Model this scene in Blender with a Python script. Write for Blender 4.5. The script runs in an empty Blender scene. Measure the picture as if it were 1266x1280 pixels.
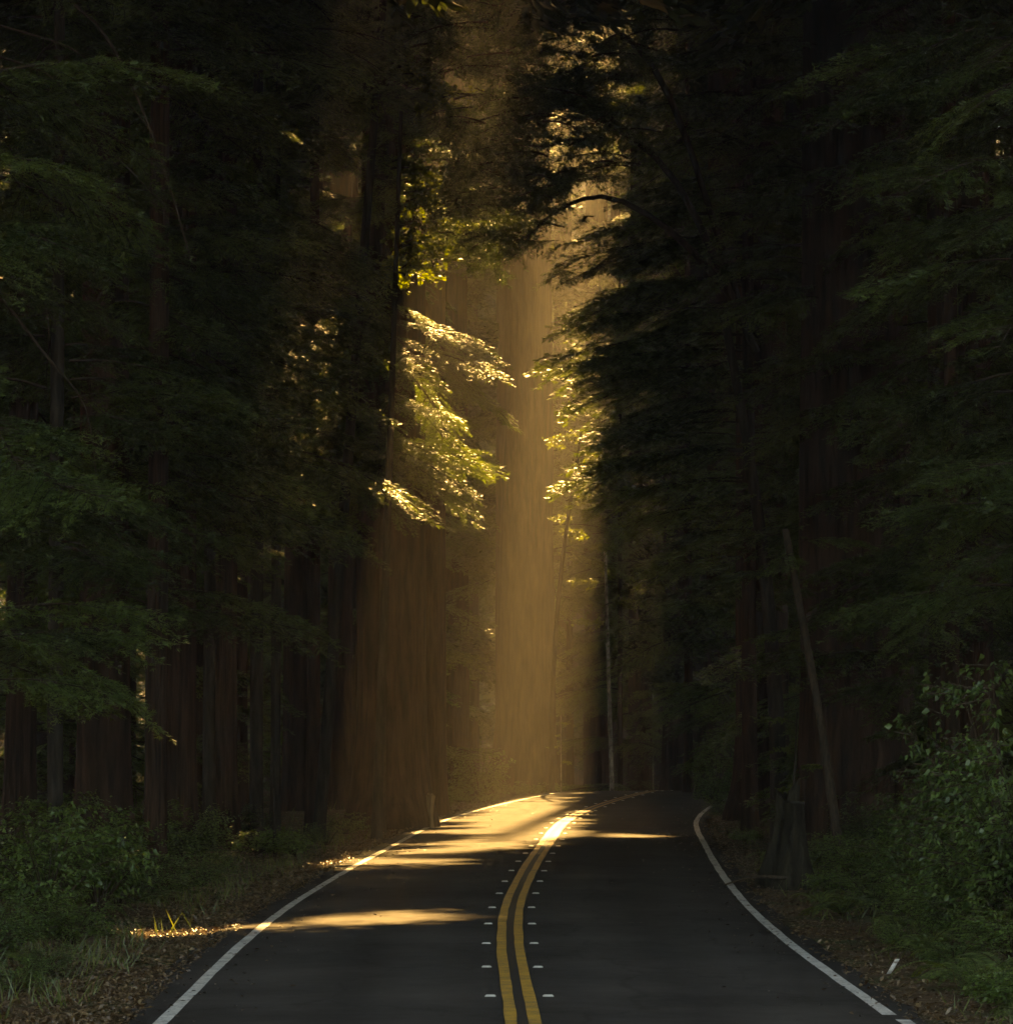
import bpy, math, random
import numpy as np
from mathutils import Vector, Matrix

# ------------------------------------------------------------------ camera, sky, sun, exposure
scene = bpy.context.scene
col = scene.collection
R = math.radians
CAM_H, F, CX, HOR = 2.5, 5000.0, 633.0, 895.0          # photo pixels: focal length, centre column, horizon row
cam_d = bpy.data.cameras.new('camera'); cam = bpy.data.objects.new('camera', cam_d); col.objects.link(cam)
cam_d.sensor_fit = 'HORIZONTAL'; cam_d.sensor_width = 36.0; cam_d.lens = 36.0 * F / 1266.0
cam_d.clip_start = 0.5; cam_d.clip_end = 3000
cam.location = (0, 0, CAM_H)
cam.rotation_euler = (R(90) + math.atan((HOR - 640.0) / F), 0, 0)
scene.camera = cam

SUN_EL, SUN_AZ = R(36), R(3.9)                           # azimuth to the right of straight ahead (+Y)
S = Vector((math.sin(SUN_AZ) * math.cos(SUN_EL), math.cos(SUN_AZ) * math.cos(SUN_EL), math.sin(SUN_EL)))
world = bpy.data.worlds.new('World'); scene.world = world; world.use_nodes = True
wn = world.node_tree.nodes; wl = world.node_tree.links
sky = wn.new('ShaderNodeTexSky'); sky.sky_type = 'NISHITA'; sky.sun_disc = False
sky.sun_elevation = SUN_EL; sky.sun_rotation = SUN_AZ
sky.air_density = 0.7; sky.dust_density = 0.6; sky.ozone_density = 0.6
bg = wn['Background']; bg.inputs['Strength'].default_value = 0.15
wl.new(sky.outputs[0], bg.inputs['Color'])
sun_d = bpy.data.lights.new('sun', 'SUN'); sun_d.energy = 4.8; sun_d.angle = R(0.5); sun_d.color = (1.0, 0.64, 0.30)
sun = bpy.data.objects.new('sun', sun_d); col.objects.link(sun)
sun.rotation_euler = S.to_track_quat('Z', 'Y').to_euler()
vs = scene.view_settings
vs.view_transform = 'Standard'; vs.look = 'None'; vs.gamma = 1.0; vs.use_curve_mapping = False
vs.exposure = 2.8
vs.use_white_balance = True; vs.white_balance_temperature = 11500; vs.white_balance_tint = 0
cy = scene.cycles
cy.use_denoising = True; cy.denoiser = 'OPENIMAGEDENOISE'
cy.max_bounces = 5; cy.diffuse_bounces = 3; cy.glossy_bounces = 2; cy.transmission_bounces = 3
cy.volume_bounces = 0; cy.transparent_max_bounces = 4
cy.use_adaptive_sampling = True; cy.adaptive_threshold = 0.015
cy.sample_clamp_indirect = 4.0
HAZE = 0.00085

rng = np.random.default_rng(7); random.seed(7)
U = random.uniform

# ------------------------------------------------------------------ helpers
def at(px, py, d):                                       # photo pixel -> world point at distance d along +Y
    a = math.atan((HOR - 640.0) / F)
    v = Vector(((px - CX) / F, (640.0 - py) / F, -1.0))
    v = Matrix.Rotation(math.pi / 2 + a, 3, 'X') @ v
    return Vector((0, 0, CAM_H)) + v * (d / v.y)

def tag(o, label=None, cat=None, group=None, kind=None):
    if label: o['label'] = label
    if cat: o['category'] = cat
    if group: o['group'] = group
    if kind: o['kind'] = kind
    return o

def link(name, me, parent=None, loc=(0, 0, 0), rot=(0, 0, 0), sc=None):
    o = bpy.data.objects.new(name, me); col.objects.link(o)
    o.location = loc; o.rotation_euler = rot
    if sc is not None: o.scale = sc if hasattr(sc, '__len__') else (sc, sc, sc)
    if parent is not None: o.parent = parent
    return o

def thing(name, loc, label, cat, group=None, rz=0.0):
    o = link(name, None, None, loc, (0, 0, rz)); o.empty_display_size = 0.3
    return tag(o, label, cat, group)

class MB:
    """collects vertices and faces with a material index each"""
    def __init__(s): s.v = []; s.f = []; s.m = []; s.n = 0
    def add(s, verts, faces, mi=0):
        verts = np.asarray(verts, float).reshape(-1, 3); faces = np.asarray(faces, int)
        s.v.append(verts); s.f.append(faces + s.n); s.m.append(np.full(len(faces), mi)); s.n += len(verts)
    def mesh(s, name, mats, smooth=False):
        me = bpy.data.meshes.new(name)
        v = np.concatenate(s.v); k = np.concatenate([f.shape[1] * np.ones(len(f), int) for f in s.f])
        idx = np.concatenate([f.ravel() for f in s.f]); mi = np.concatenate(s.m)
        me.vertices.add(len(v)); me.vertices.foreach_set('co', v.ravel().astype(np.float32))
        me.loops.add(len(idx)); me.loops.foreach_set('vertex_index', idx.astype(np.int32))
        me.polygons.add(len(k)); st = np.concatenate([[0], np.cumsum(k)[:-1]])
        me.polygons.foreach_set('loop_start', st.astype(np.int32))
        me.polygons.foreach_set('material_index', mi.astype(np.int32))
        if smooth is True: me.polygons.foreach_set('use_smooth', np.ones(len(k), bool))
        elif smooth == 'first': me.polygons.foreach_set('use_smooth', mi == 0)
        for m in mats: me.materials.append(m)
        me.update(calc_edges=True); me.validate()
        return me
    def tube(s, pts, radii, seg=6, mi=0, cap=True):
        pts = np.asarray(pts, float); n = len(pts)
        T = np.gradient(pts, axis=0); T /= np.linalg.norm(T, axis=1)[:, None] + 1e-9
        ref = np.where(np.abs(T[:, 2:3]) > 0.9, np.array([[1., 0, 0]]), np.array([[0, 0, 1.]]))
        A = np.cross(T, ref); A /= np.linalg.norm(A, axis=1)[:, None] + 1e-9; B = np.cross(T, A)
        th = np.arange(seg) / seg * 2 * np.pi
        ring = pts[:, None] + (A[:, None] * np.cos(th)[None, :, None] + B[:, None] * np.sin(th)[None, :, None]) * np.asarray(radii)[:, None, None]
        i = np.arange(n - 1)[:, None] * seg; j = np.arange(seg)[None]; j2 = (j + 1) % seg
        s.add(ring.reshape(-1, 3), np.stack([i + j, i + j2, i + seg + j2, i + seg + j], -1).reshape(-1, 4), mi)
    def blades(s, P, D, N, L, W, mi=1, mid=0.45, fold=0.0):
        """lance-shaped leaves: base P, direction D, face normal N, length L, width W"""
        D = D / (np.linalg.norm(D, axis=1)[:, None] + 1e-9)
        X = np.cross(D, N); X /= np.linalg.norm(X, axis=1)[:, None] + 1e-9
        Nn = np.cross(X, D); L = np.broadcast_to(L, (len(P),))[:, None]; W = np.broadcast_to(W, (len(P),))[:, None]
        M = P + D * L * mid
        if fold == 0:
            v = np.stack([P, M + X * W / 2, P + D * L, M - X * W / 2], 1)
            s.add(v.reshape(-1, 3), np.arange(len(P) * 4).reshape(-1, 4), mi)
        else:
            c = M + Nn * 0; e = Nn * W * fold
            v = np.stack([P, M + X * W / 2 + e, P + D * L - Nn * L * 0.12, M - X * W / 2 + e], 1)
            b = np.arange(len(P))[:, None] * 4
            f = np.concatenate([b + np.array([[0, 1, 2]]), b + np.array([[0, 2, 3]])])
            s.add(v.reshape(-1, 3), f, mi)

def vnoise(x, y, seed=0):                                # cheap smooth value noise
    x = np.asarray(x, float); y = np.asarray(y, float)
    xi = np.floor(x); yi = np.floor(y); fx = x - xi; fy = y - yi
    fx = fx * fx * (3 - 2 * fx); fy = fy * fy * (3 - 2 * fy)
    h = lambda a, b: np.modf(np.abs(np.sin(a * 127.1 + b * 311.7 + seed * 74.7) * 43758.5453))[0]
    return (h(xi, yi) * (1 - fx) + h(xi + 1, yi) * fx) * (1 - fy) + (h(xi, yi + 1) * (1 - fx) + h(xi + 1, yi + 1) * fx) * fy

# ------------------------------------------------------------------ materials
def new_mat(name):
    m = bpy.data.materials.new(name); m.use_nodes = True
    nt = m.node_tree; return m, nt.nodes, nt.links, nt.nodes['Principled BSDF'], nt.nodes['Material Output']
def ramp(nodes, stops):
    r = nodes.new('ShaderNodeValToRGB'); e = r.color_ramp.elements
    while len(e) < len(stops): e.new(0.5)
    for k, (p, c) in enumerate(stops): e[k].position = p; e[k].color = (*c, 1) if len(c) == 3 else c
    return r
def coords(nodes, links, scale=(1, 1, 1), kind='Object'):
    t = nodes.new('ShaderNodeTexCoord'); mp = nodes.new('ShaderNodeMapping'); mp.inputs['Scale'].default_value = scale
    links.new(t.outputs[kind], mp.inputs['Vector']); return mp
def noise(nodes, links, vec, scale, detail=6, rough=0.6):
    n = nodes.new('ShaderNodeTexNoise'); n.inputs['Scale'].default_value = scale
    n.inputs['Detail'].default_value = detail; n.inputs['Roughness'].default_value = rough
    links.new(vec.outputs[0], n.inputs['Vector']); return n
def bump(nodes, links, h, strength, dist, target):
    b = nodes.new('ShaderNodeBump'); b.inputs['Strength'].default_value = strength; b.inputs['Distance'].default_value = dist
    links.new(h, b.inputs['Height']); links.new(b.outputs[0], target.inputs['Normal'])

def leaf_mat(name, c1, c2, transl=0.45, tcol=None, gloss=0.7, rough=0.42):
    m, n, l, p, out = new_mat(name)
    geo = n.new('ShaderNodeNewGeometry'); oi = n.new('ShaderNodeObjectInfo')
    add = n.new('ShaderNodeMath'); add.operation = 'ADD'; l.new(oi.outputs['Random'], add.inputs[0]); l.new(geo.outputs['Random Per Island'], add.inputs[1])
    mul = n.new('ShaderNodeMath'); mul.operation = 'MULTIPLY'; mul.inputs[1].default_value = 0.5; l.new(add.outputs[0], mul.inputs[0])
    r = ramp(n, [(0.12, tuple(v * .6 for v in c1)), (0.5, tuple((p_ + q_) / 2 for p_, q_ in zip(c1, c2))), (0.9, tuple(min(.24, v * 1.25) for v in c2))]); l.new(mul.outputs[0], r.inputs[0])
    l.new(r.outputs[0], p.inputs['Base Color']); p.inputs['Roughness'].default_value = rough
    p.inputs['Specular IOR Level'].default_value = gloss
    tr = n.new('ShaderNodeBsdfTranslucent'); mixc = n.new('ShaderNodeMix'); mixc.data_type = 'RGBA'; mixc.blend_type = 'MULTIPLY'
    mixc.inputs['Factor'].default_value = 1.0; l.new(r.outputs[0], mixc.inputs['A']); mixc.inputs['B'].default_value = (*(tcol or (1.9, 1.7, 0.7)), 1)
    l.new(mixc.outputs['Result'], tr.inputs['Color'])
    mx = n.new('ShaderNodeMixShader'); mx.inputs[0].default_value = transl
    l.new(p.outputs[0], mx.inputs[1]); l.new(tr.outputs[0], mx.inputs[2]); l.new(mx.outputs[0], out.inputs['Surface'])
    return m

def bark_mat(name, dark, light, zs=0.35, sc=7.0, bstr=1.0):
    m, n, l, p, out = new_mat(name)
    mp = coords(n, l, (1, 1, zs * 0.35)); no = noise(n, l, mp, sc, 8, 0.62)
    mp2 = coords(n, l, (1, 1, 0.6)); no2 = noise(n, l, mp2, 1.1, 4, 0.6)
    r = ramp(n, [(0.36, dark), (0.62, light)]); l.new(no.outputs['Fac'], r.inputs[0])
    r2 = ramp(n, [(0.3, (0.55, 0.55, 0.5)), (0.7, (1.15, 1.1, 1.05))]); l.new(no2.outputs['Fac'], r2.inputs[0])
    mx = n.new('ShaderNodeMix'); mx.data_type = 'RGBA'; mx.blend_type = 'MULTIPLY'; mx.inputs['Factor'].default_value = 1
    l.new(r.outputs[0], mx.inputs['A']); l.new(r2.outputs[0], mx.inputs['B']); l.new(mx.outputs['Result'], p.inputs['Base Color'])
    p.inputs['Roughness'].default_value = 0.92; p.inputs['Specular IOR Level'].default_value = 0.15
    bump(n, l, no.outputs['Fac'], bstr, 0.08, p)
    return m

M_bark = bark_mat('redwood_bark', (0.022, 0.013, 0.009), (0.095, 0.056, 0.037))
M_grey = bark_mat('grey_bark', (0.018, 0.015, 0.012), (0.075, 0.062, 0.050), 0.5, 9)
M_pale = bark_mat('pale_lit_bark', (0.10, 0.09, 0.075), (0.62, 0.58, 0.50), 1.6, 7, 0.5)  # pale tone; on the slender far stem it paints in sunlight
M_twig = bark_mat('twig_bark', (0.03, 0.022, 0.015), (0.09, 0.065, 0.045), 1, 20, 0.4)
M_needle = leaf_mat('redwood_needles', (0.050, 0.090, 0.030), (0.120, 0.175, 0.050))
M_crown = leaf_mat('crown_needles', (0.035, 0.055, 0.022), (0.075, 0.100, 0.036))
M_bay = leaf_mat('bay_leaves', (0.035, 0.070, 0.028), (0.095, 0.145, 0.048), 0.3, None, 0.7, 0.4)
M_maple = leaf_mat('maple_leaves', (0.075, 0.11, 0.022), (0.13, 0.17, 0.035), 0.5)
M_shrub = leaf_mat('shrub_leaves', (0.055, 0.105, 0.026), (0.120, 0.190, 0.045), 0.35)
M_fern = leaf_mat('fern_fronds', (0.052, 0.085, 0.022), (0.125, 0.165, 0.042), 0.35)
M_grass = leaf_mat('grass_blades', (0.045, 0.080, 0.022), (0.12, 0.150, 0.045), 0.4)
M_litter = leaf_mat('fallen_leaves', (0.060, 0.034, 0.018), (0.22, 0.135, 0.062), 0.1, (1.2, 1.0, .7))
M_rot = bark_mat('rotten_bark', (0.010, 0.008, 0.006), (0.045, 0.040, 0.026), 0.6, 9)
M_wood = bark_mat('broken_wood', (0.20, 0.13, 0.08), (0.50, 0.36, 0.22), 0.3, 12, 0.6)

def plain(name, c, rough=0.8, var=0.25, sc=8, spec=0.3):
    m, n, l, p, out = new_mat(name)
    mp = coords(n, l); no = noise(n, l, mp, sc, 6, 0.65)
    r = ramp(n, [(0.3, tuple(x * (1 - var) for x in c)), (0.7, tuple(x * (1 + var) for x in c))])
    l.new(no.outputs['Fac'], r.inputs[0]); l.new(r.outputs[0], p.inputs['Base Color'])
    p.inputs['Roughness'].default_value = rough; p.inputs['Specular IOR Level'].default_value = spec
    return m
M_marker = plain('marker_ceramic', (0.60, 0.58, 0.52), 0.5, 0.3, 14, 0.5)
M_scrap = plain('weathered_white', (0.50, 0.47, 0.42), 0.7, 0.12, 12)

def ground_mat():
    m, n, l, p, out = new_mat('forest_floor')
    mp = coords(n, l); a = noise(n, l, mp, 0.7, 8, 0.65); b = noise(n, l, mp, 9.0, 8, 0.7)
    r1 = ramp(n, [(0.35, (0.045, 0.028, 0.016)), (0.65, (0.13, 0.082, 0.045))]); l.new(b.outputs['Fac'], r1.inputs[0])
    r2 = ramp(n, [(0.48, (0, 0, 0)), (0.62, (1, 1, 1))]); l.new(a.outputs['Fac'], r2.inputs[0])
    mx = n.new('ShaderNodeMix'); mx.data_type = 'RGBA'; l.new(r2.outputs[0], mx.inputs['Factor'])
    l.new(r1.outputs[0], mx.inputs['A']); mx.inputs['B'].default_value = (0.045, 0.058, 0.022, 1)
    l.new(mx.outputs['Result'], p.inputs['Base Color']); p.inputs['Roughness'].default_value = 0.95; p.inputs['Specular IOR Level'].default_value = 0.1
    bump(n, l, b.outputs['Fac'], 0.9, 0.05, p); return m
def asphalt_mat():
    m, n, l, p, out = new_mat('worn_asphalt')
    mp = coords(n, l); g = noise(n, l, mp, 60, 4, 0.7); big = noise(n, l, mp, 0.35, 6, 0.6); mid = noise(n, l, mp, 3, 6, 0.65)
    def mult(a, b):
        mx = n.new('ShaderNodeMix'); mx.data_type = 'RGBA'; mx.blend_type = 'MULTIPLY'; mx.inputs['Factor'].default_value = 1
        l.new(a, mx.inputs['A']); l.new(b, mx.inputs['B']); return mx.outputs['Result']
    r = ramp(n, [(0.3, (0.027, 0.0245, 0.022)), (0.7, (0.064, 0.058, 0.052))]); l.new(g.outputs['Fac'], r.inputs[0])
    r2 = ramp(n, [(0.35, (0.68, 0.68, 0.68)), (0.66, (1.2, 1.19, 1.17))]); l.new(big.outputs['Fac'], r2.inputs[0])
    at_ = n.new('ShaderNodeAttribute'); at_.attribute_name = 'lateral'              # worn wheel paths and an oily lane middle
    w = ramp(n, [(0.0, (0.8,) * 3), (0.10, (0.95,) * 3), (0.26, (1.18,) * 3), (0.45, (0.82,) * 3), (0.66, (1.18,) * 3), (0.88, (0.92,) * 3), (1.0, (0.72,) * 3)])
    l.new(at_.outputs['Fac'], w.inputs[0])
    mp2 = coords(n, l, (1, 0.35, 1)); wob = noise(n, l, mp2, 1.5, 4, 0.6)
    va = n.new('ShaderNodeVectorMath'); va.operation = 'MULTIPLY_ADD'; l.new(wob.outputs['Color'], va.inputs[0]); va.inputs[1].default_value = (1.2, 1.2, 0); l.new(mp2.outputs[0], va.inputs[2])
    vo = n.new('ShaderNodeTexVoronoi'); vo.feature = 'DISTANCE_TO_EDGE'; vo.inputs['Scale'].default_value = 0.55; l.new(va.outputs[0], vo.inputs['Vector'])
    cr = ramp(n, [(0.0, (0.72,) * 3), (0.010, (0.78,) * 3), (0.018, (1.0,) * 3)]); l.new(vo.outputs['Distance'], cr.inputs[0])
    l.new(mult(mult(mult(r.outputs[0], r2.outputs[0]), w.outputs[0]), cr.outputs[0]), p.inputs['Base Color'])
    rr = ramp(n, [(0.3, (0.72,) * 3), (0.7, (0.9,) * 3)]); l.new(mid.outputs['Fac'], rr.inputs[0]); l.new(rr.outputs[0], p.inputs['Roughness'])
    p.inputs['Specular IOR Level'].default_value = 0.08
    bump(n, l, g.outputs['Fac'], 0.7, 0.008, p); return m
def paint_mat(name, c):
    m, n, l, p, out = new_mat(name)
    mp = coords(n, l); a = noise(n, l, mp, 3.2, 8, 0.72); g = noise(n, l, mp, 45, 4, 0.7)
    w = n.new('ShaderNodeMath'); w.operation = 'ADD'; l.new(a.outputs['Fac'], w.inputs[0]); l.new(g.outputs['Fac'], w.inputs[1])
    r = ramp(n, [(0.41, (0.09, 0.08, 0.07)), (0.49, tuple(x * .66 for x in c)), (0.64, c)])
    h = n.new('ShaderNodeMath'); h.operation = 'MULTIPLY'; h.inputs[1].default_value = 0.5; l.new(w.outputs[0], h.inputs[0])
    l.new(h.outputs[0], r.inputs[0]); l.new(r.outputs[0], p.inputs['Base Color'])
    p.inputs['Roughness'].default_value = 0.6; bump(n, l, g.outputs['Fac'], 0.4, 0.004, p); return m
M_ground, M_asph = ground_mat(), asphalt_mat()
M_white, M_yellow, M_black = paint_mat('white_line_paint', (0.72, 0.70, 0.64)), paint_mat('yellow_line_paint', (0.62, 0.34, 0.045)), plain('black_line_coat', (0.022, 0.021, 0.02), 0.6, 0.3, 20)

# ------------------------------------------------------------------ road line and terrain
_cy = np.array([-60, -30, 0, 20, 32.5, 44, 51, 61, 75.8, 96.2, 113.6, 131.6, 160, 200, 260, 340, 420], float)
_cx = np.array([2.6, 1.3, .5, .22, .13, .04, .07, .27, .71, 1.50, 2.85, 4.75, 8.6, 16, 31, 56, 86], float)
def _pchip_slopes(x, y):
    h = np.diff(x); d = np.diff(y) / h; m = np.zeros_like(y); m[0] = d[0]; m[-1] = d[-1]
    m[1:-1] = (d[:-1] * h[1:] + d[1:] * h[:-1]) / (h[1:] + h[:-1]); return m
_cm = _pchip_slopes(_cy, _cx)
def rc(y):                                               # road centre x at distance y
    y = np.clip(np.asarray(y, float), -60, 419.9); k = np.clip(np.searchsorted(_cy, y, 'right') - 1, 0, len(_cy) - 2)
    h = _cy[k + 1] - _cy[k]; t = (y - _cy[k]) / h
    return (2*t**3 - 3*t**2 + 1) * _cx[k] + (t**3 - 2*t**2 + t) * h * _cm[k] + (-2*t**3 + 3*t**2) * _cx[k+1] + (t**3 - t**2) * h * _cm[k+1]
def rz(y):                                               # road height: level, a crest, then downhill
    y = np.asarray(y, float); u = np.clip(y - 128, 0, None)
    return -np.where(u < 30, u * u * 0.0011, 0.99 + 0.066 * (u - 30)) * (u > 0) * np.where(u < 90, 1, 1) + np.clip(y - 215, 0, None) * 0.066
HW = 3.35                                                # half width of the paving
def gz(x, y):
    x = np.asarray(x, float); y = np.asarray(y, float)
    s = np.abs(x - rc(y)) - HW; right = (x > rc(y))
    z = rz(y) - 0.035 - 0.03 * np.clip(s, 0, 1) * (s > 0)
    b = np.clip(s - 1.0, 0, None)
    z = z + np.where(right, np.clip(b, 0, 6) * 0.13, np.clip(b, 0, 6) * 0.05)
    z = z + (vnoise(x * .6, y * .6, 3) - .5) * 0.22 * np.clip(b, 0, 1) + (vnoise(x * 2.3, y * 2.3, 5) - .5) * 0.07 * np.clip(s, 0, 1)
    far = np.clip(s - 32, 0, None); z = z + np.minimum(far * 0.55, 45 + far * 0.1) * (far > 0)  # side slopes added to block low light from the flanks
    fy = np.clip(y - 290, 0, None); z = z + np.minimum(fy * 0.75, 62)
    return z - 0.25 * (s < -0.3)
def gzf(x, y): return float(gz(np.array([x]), np.array([y]))[0])
def ground(px, py):                                      # pixel on the level road plane -> (x, y)
    d = CAM_H * F / (py - HOR); return (px - CX) * d / F, d

ys = np.concatenate([np.arange(-420, -40, 20), np.arange(-40, 28, 4), np.arange(28, 150, 0.5), np.arange(150, 300, 4), np.arange(300, 421, 15)])
ss = np.concatenate([-np.geomspace(420, 12, 26), np.arange(-11.7, 11.8, 0.3), np.geomspace(12, 420, 26)])
YY, SS = np.meshgrid(ys, ss, indexing='ij')
XX = np.clip(SS + rc(YY), -420, 420) + 1e-4 * SS
mb = MB(); ny, ns = YY.shape
ii = (np.arange(ny - 1)[:, None] * ns + np.arange(ns - 1)[None])
mb.add(np.stack([XX, YY, gz(XX, YY)], -1).reshape(-1, 3), np.stack([ii, ii + 1, ii + ns + 1, ii + ns], -1).reshape(-1, 4))
tag(link('ground', mb.mesh('ground', [M_ground], True)), kind='structure')

ry = np.concatenate([np.arange(-60, 28, 2), np.arange(28, 150, 0.5), np.arange(150, 262, 2)])
def strip(o0, o1, y, dz, thick=0.0, wob=0.0, seed=0, mi=0, m=None, n=2):
    m = m or MB(); c = rc(y); k = len(y)
    offs = np.linspace(0, 1, n)[None, :]
    a = o0 + (vnoise(y * .9, y * 0, seed) - .5) * wob; b = o1 + (vnoise(y * .9, y * 0 + 9, seed) - .5) * wob
    o = a[:, None] * (1 - offs) + b[:, None] * offs
    x = c[:, None] + o; yy = np.broadcast_to(y[:, None], x.shape)
    z = rz(yy) + dz + 0.035 * (1 - (np.abs(o) / HW) ** 2)
    i = np.arange(k - 1)[:, None] * n + np.arange(n - 1)[None]
    m.add(np.stack([x, yy, z], -1).reshape(-1, 3), np.stack([i, i + 1, i + n + 1, i + n], -1).reshape(-1, 4), mi)
    return m
mb = strip(-HW, HW, ry, 0, wob=0.16, seed=2, n=41)
road_me = mb.mesh('road', [M_asph], True)
la = road_me.attributes.new('lateral', 'FLOAT', 'POINT'); la.data.foreach_set('value', np.tile(np.abs(np.linspace(-1, 1, 41)), len(ry)).astype(np.float32))
road = tag(link('road', road_me), kind='structure')
def marking(name, o, w, y, dz, mat, wob=0.0, seed=1):
    m = strip(o - w / 2, o + w / 2, y, dz, wob=wob, seed=seed, n=3)
    return link(name, m.mesh(name, [mat], True), road)
lo = rz
yl = ry[ry > -30]
marking('edge_line', -2.93, 0.115, yl, 0.004, M_white, 0.012, 11)
marking('edge_line', 3.07, 0.115, yl[yl > 33.4], 0.004, M_white, 0.012, 12)
marking('edge_line', 3.13, 0.115, yl[yl < 33.2], 0.004, M_white, 0.03, 13)
marking('center_gap_strip', 0, 0.30, yl, 0.004, M_black, 0.02, 14)
marking('center_line', -0.095, 0.10, yl, 0.008, M_yellow, 0.012, 15)
marking('center_line', 0.095, 0.10, yl, 0.008, M_yellow, 0.012, 16)
mb = MB()                                                # low ceramic marker: a bevelled block
a, b, h = 0.05, 0.036, 0.014
mb.add([(-a,-a,0),(a,-a,0),(a,a,0),(-a,a,0),(-b,-b,h),(b,-b,h),(b,b,h),(-b,b,h)], [(0,1,5,4),(1,2,6,5),(2,3,7,6),(3,0,4,7),(4,5,6,7)])
me_marker = mb.mesh('road_marker', [M_marker])
k = 0
for q in range(-4, 26):
    y = 35.4 + 4.06 * q
    for s in (-1, 1):
        o = s * (0.255 + U(-.012, .012)); yy = y + U(-.06, .06)
        link('road_marker', me_marker, road, (float(rc(yy)) + o, yy, float(rz(yy)) + 0.034), (0, 0, U(-.1, .1)))

# ------------------------------------------------------------------ light openings in the canopy: rays to these points stay free of branches
OPEN = []
def opening(P, r, free=1.2, wide=1.0): OPEN.append((Vector(P), r, free, wide))
for y0 in np.arange(75, 127, 2.5):                       # the shaft over the road
    for x0 in ((-0.2, 0.35, 0.9) if y0 > 84 else (0.15,)):
        opening((x0 + U(-.15, .15), y0, 0), 0.55)
for y0 in (86, 96): opening((-1.6 + U(-.3, .3), y0, 0), 0.3)
for (px, py, r) in ((455, 1076, .2), (500, 1150, .26), (800, 1047, .3), (720, 1046, .35), (560, 1060, .35), (600, 1042, .35),  (870, 1102, .18),
                    (200, 1162, .3), (375, 1083, .2)):
    g = ground(px, py); opening((g[0], g[1], 0), r * .85)
for (px, py, d, r) in ((385, 430, 86, 1.0), (415, 470, 86, 1.0), (398, 530, 86, .8), (410, 400, 86, .8), (470, 470, 83.5, .5), (745, 660, 142, .8), (790, 700, 150, .7), (540, 400, 90, .9), (590, 440, 90, 1.0), (600, 540, 90, .8), 
                       (520, 215, 84, .5), (500, 320, 84, .6), (560, 300, 88, .6), (240, 15, 70, .4), (545, 270, 86, .5),
                       (380, 1055, 72, .25), (538, 990, 91, .35), (500, 100, 92, .5), (700, 620, 118, .5), (720, 600, 122, .6)):
    opening(at(px, py, d), r * .55, 1.6)
for y0 in np.arange(150, 232, 10):                        # the sunny clearing beyond the bend
    for h in (15, 23):
        for dx in (-.6, .6): opening((y0 * 0.0150 + dx, y0, h), .8, 4.0)
OPa = np.array([[*p, r, f, w] for p, r, f, w in OPEN]); Sv = np.array(S)

# ------------------------------------------------------------------ foliage meshes
def rand_unit(n):
    v = rng.normal(size=(n, 3)); return v / np.linalg.norm(v, axis=1)[:, None]

def conifer_branch(name, L, nsec, tert, bl, bw, nb=5, droop=0.3, wid=0.36, mat=None):
    """a flat redwood bough along +X: limb, side twigs, feathery sprays"""
    m = MB(); s = np.linspace(0, 1, 10)
    c1, c2 = rng.uniform(-.12, .12), rng.uniform(-.1, .1)
    ax = lambda t: np.stack([L * t * (1 - 0.06 * t), L * (c1 * t + c2 * t * t), L * (0.12 * t - droop * t * t + 0.06 * t ** 4)], -1)
    m.tube(ax(s), 0.028 * L / 3.5 * (1 - s * 0.9), 5, 0)
    tt = np.sort(rng.uniform(0.10, 1.0, nsec)); P, D, N, LL = [], [], [], []
    for i, t in enumerate(tt):
        base = ax(np.array([t]))[0]; side = 1 if i % 2 else -1
        l = L * wid * (0.25 + 0.9 * math.sin(math.pi * min(1, t * 0.86 + 0.14)) ** 0.8) * rng.uniform(.55, 1.15)
        an = rng.uniform(.75, 1.15) * side; dz = rng.uniform(-.32, .06)
        d0 = np.array([math.cos(an), math.sin(an), dz]); d0 /= np.linalg.norm(d0)
        q = np.linspace(0, 1, 5)[:, None]; curve = base + d0 * l * q + np.array([0.12 * l, 0, -0.22 * l]) * q * q
        m.tube(curve, 0.007 * (1 - 0.8 * q[:, 0]) * max(1, L / 4), 3, 0)
        k = max(4, int(l * tert)); u = np.linspace(0.12, 1, k)[:, None] + rng.uniform(-.02, .02, (k, 1))
        pb = base + d0 * l * u + np.array([0.12 * l, 0, -0.22 * l]) * u * u
        sgn = np.where(np.arange(k) % 2, 1, -1)[:, None]
        e = np.array([math.cos(an + 1.57), math.sin(an + 1.57), 0])
        dt = d0 * rng.uniform(.5, .95, (k, 1)) + e * sgn * rng.uniform(.5, .9, (k, 1)) + np.stack([np.zeros(k), np.zeros(k), rng.uniform(-.45, .12, k)], -1)
        dt /= np.linalg.norm(dt, axis=1)[:, None]
        tl = bl * 2.2 * (1.15 - 0.6 * u) * rng.uniform(.7, 1.2, (k, 1))
        nn = np.array([0, 0, 1.]) + rng.normal(0, .35, (k, 3))
        for j in range(nb):
            f = (j + 1) / nb * 0.85; sg = 1 if j % 2 else -1
            ee = np.cross(dt, nn); ee /= np.linalg.norm(ee, axis=1)[:, None]
            P.append(pb + dt * tl * (f if j < nb - 1 else 0.3)); D.append(dt * 0.85 + (ee * sg * 0.75 if j < nb - 1 else 0) + rng.normal(0, .1, (k, 3)))
            N.append(nn); LL.append(np.full(k, bl) * rng.uniform(.7, 1.25, k) * (1 if j < nb - 1 else 1.4))
    P, D, N, LL = map(np.concatenate, (P, D, N, LL))
    m.blades(P, D, N, LL, bw * rng.uniform(.8, 1.2, len(P)))
    return m.mesh(name, [M_twig, mat or M_needle])

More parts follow.
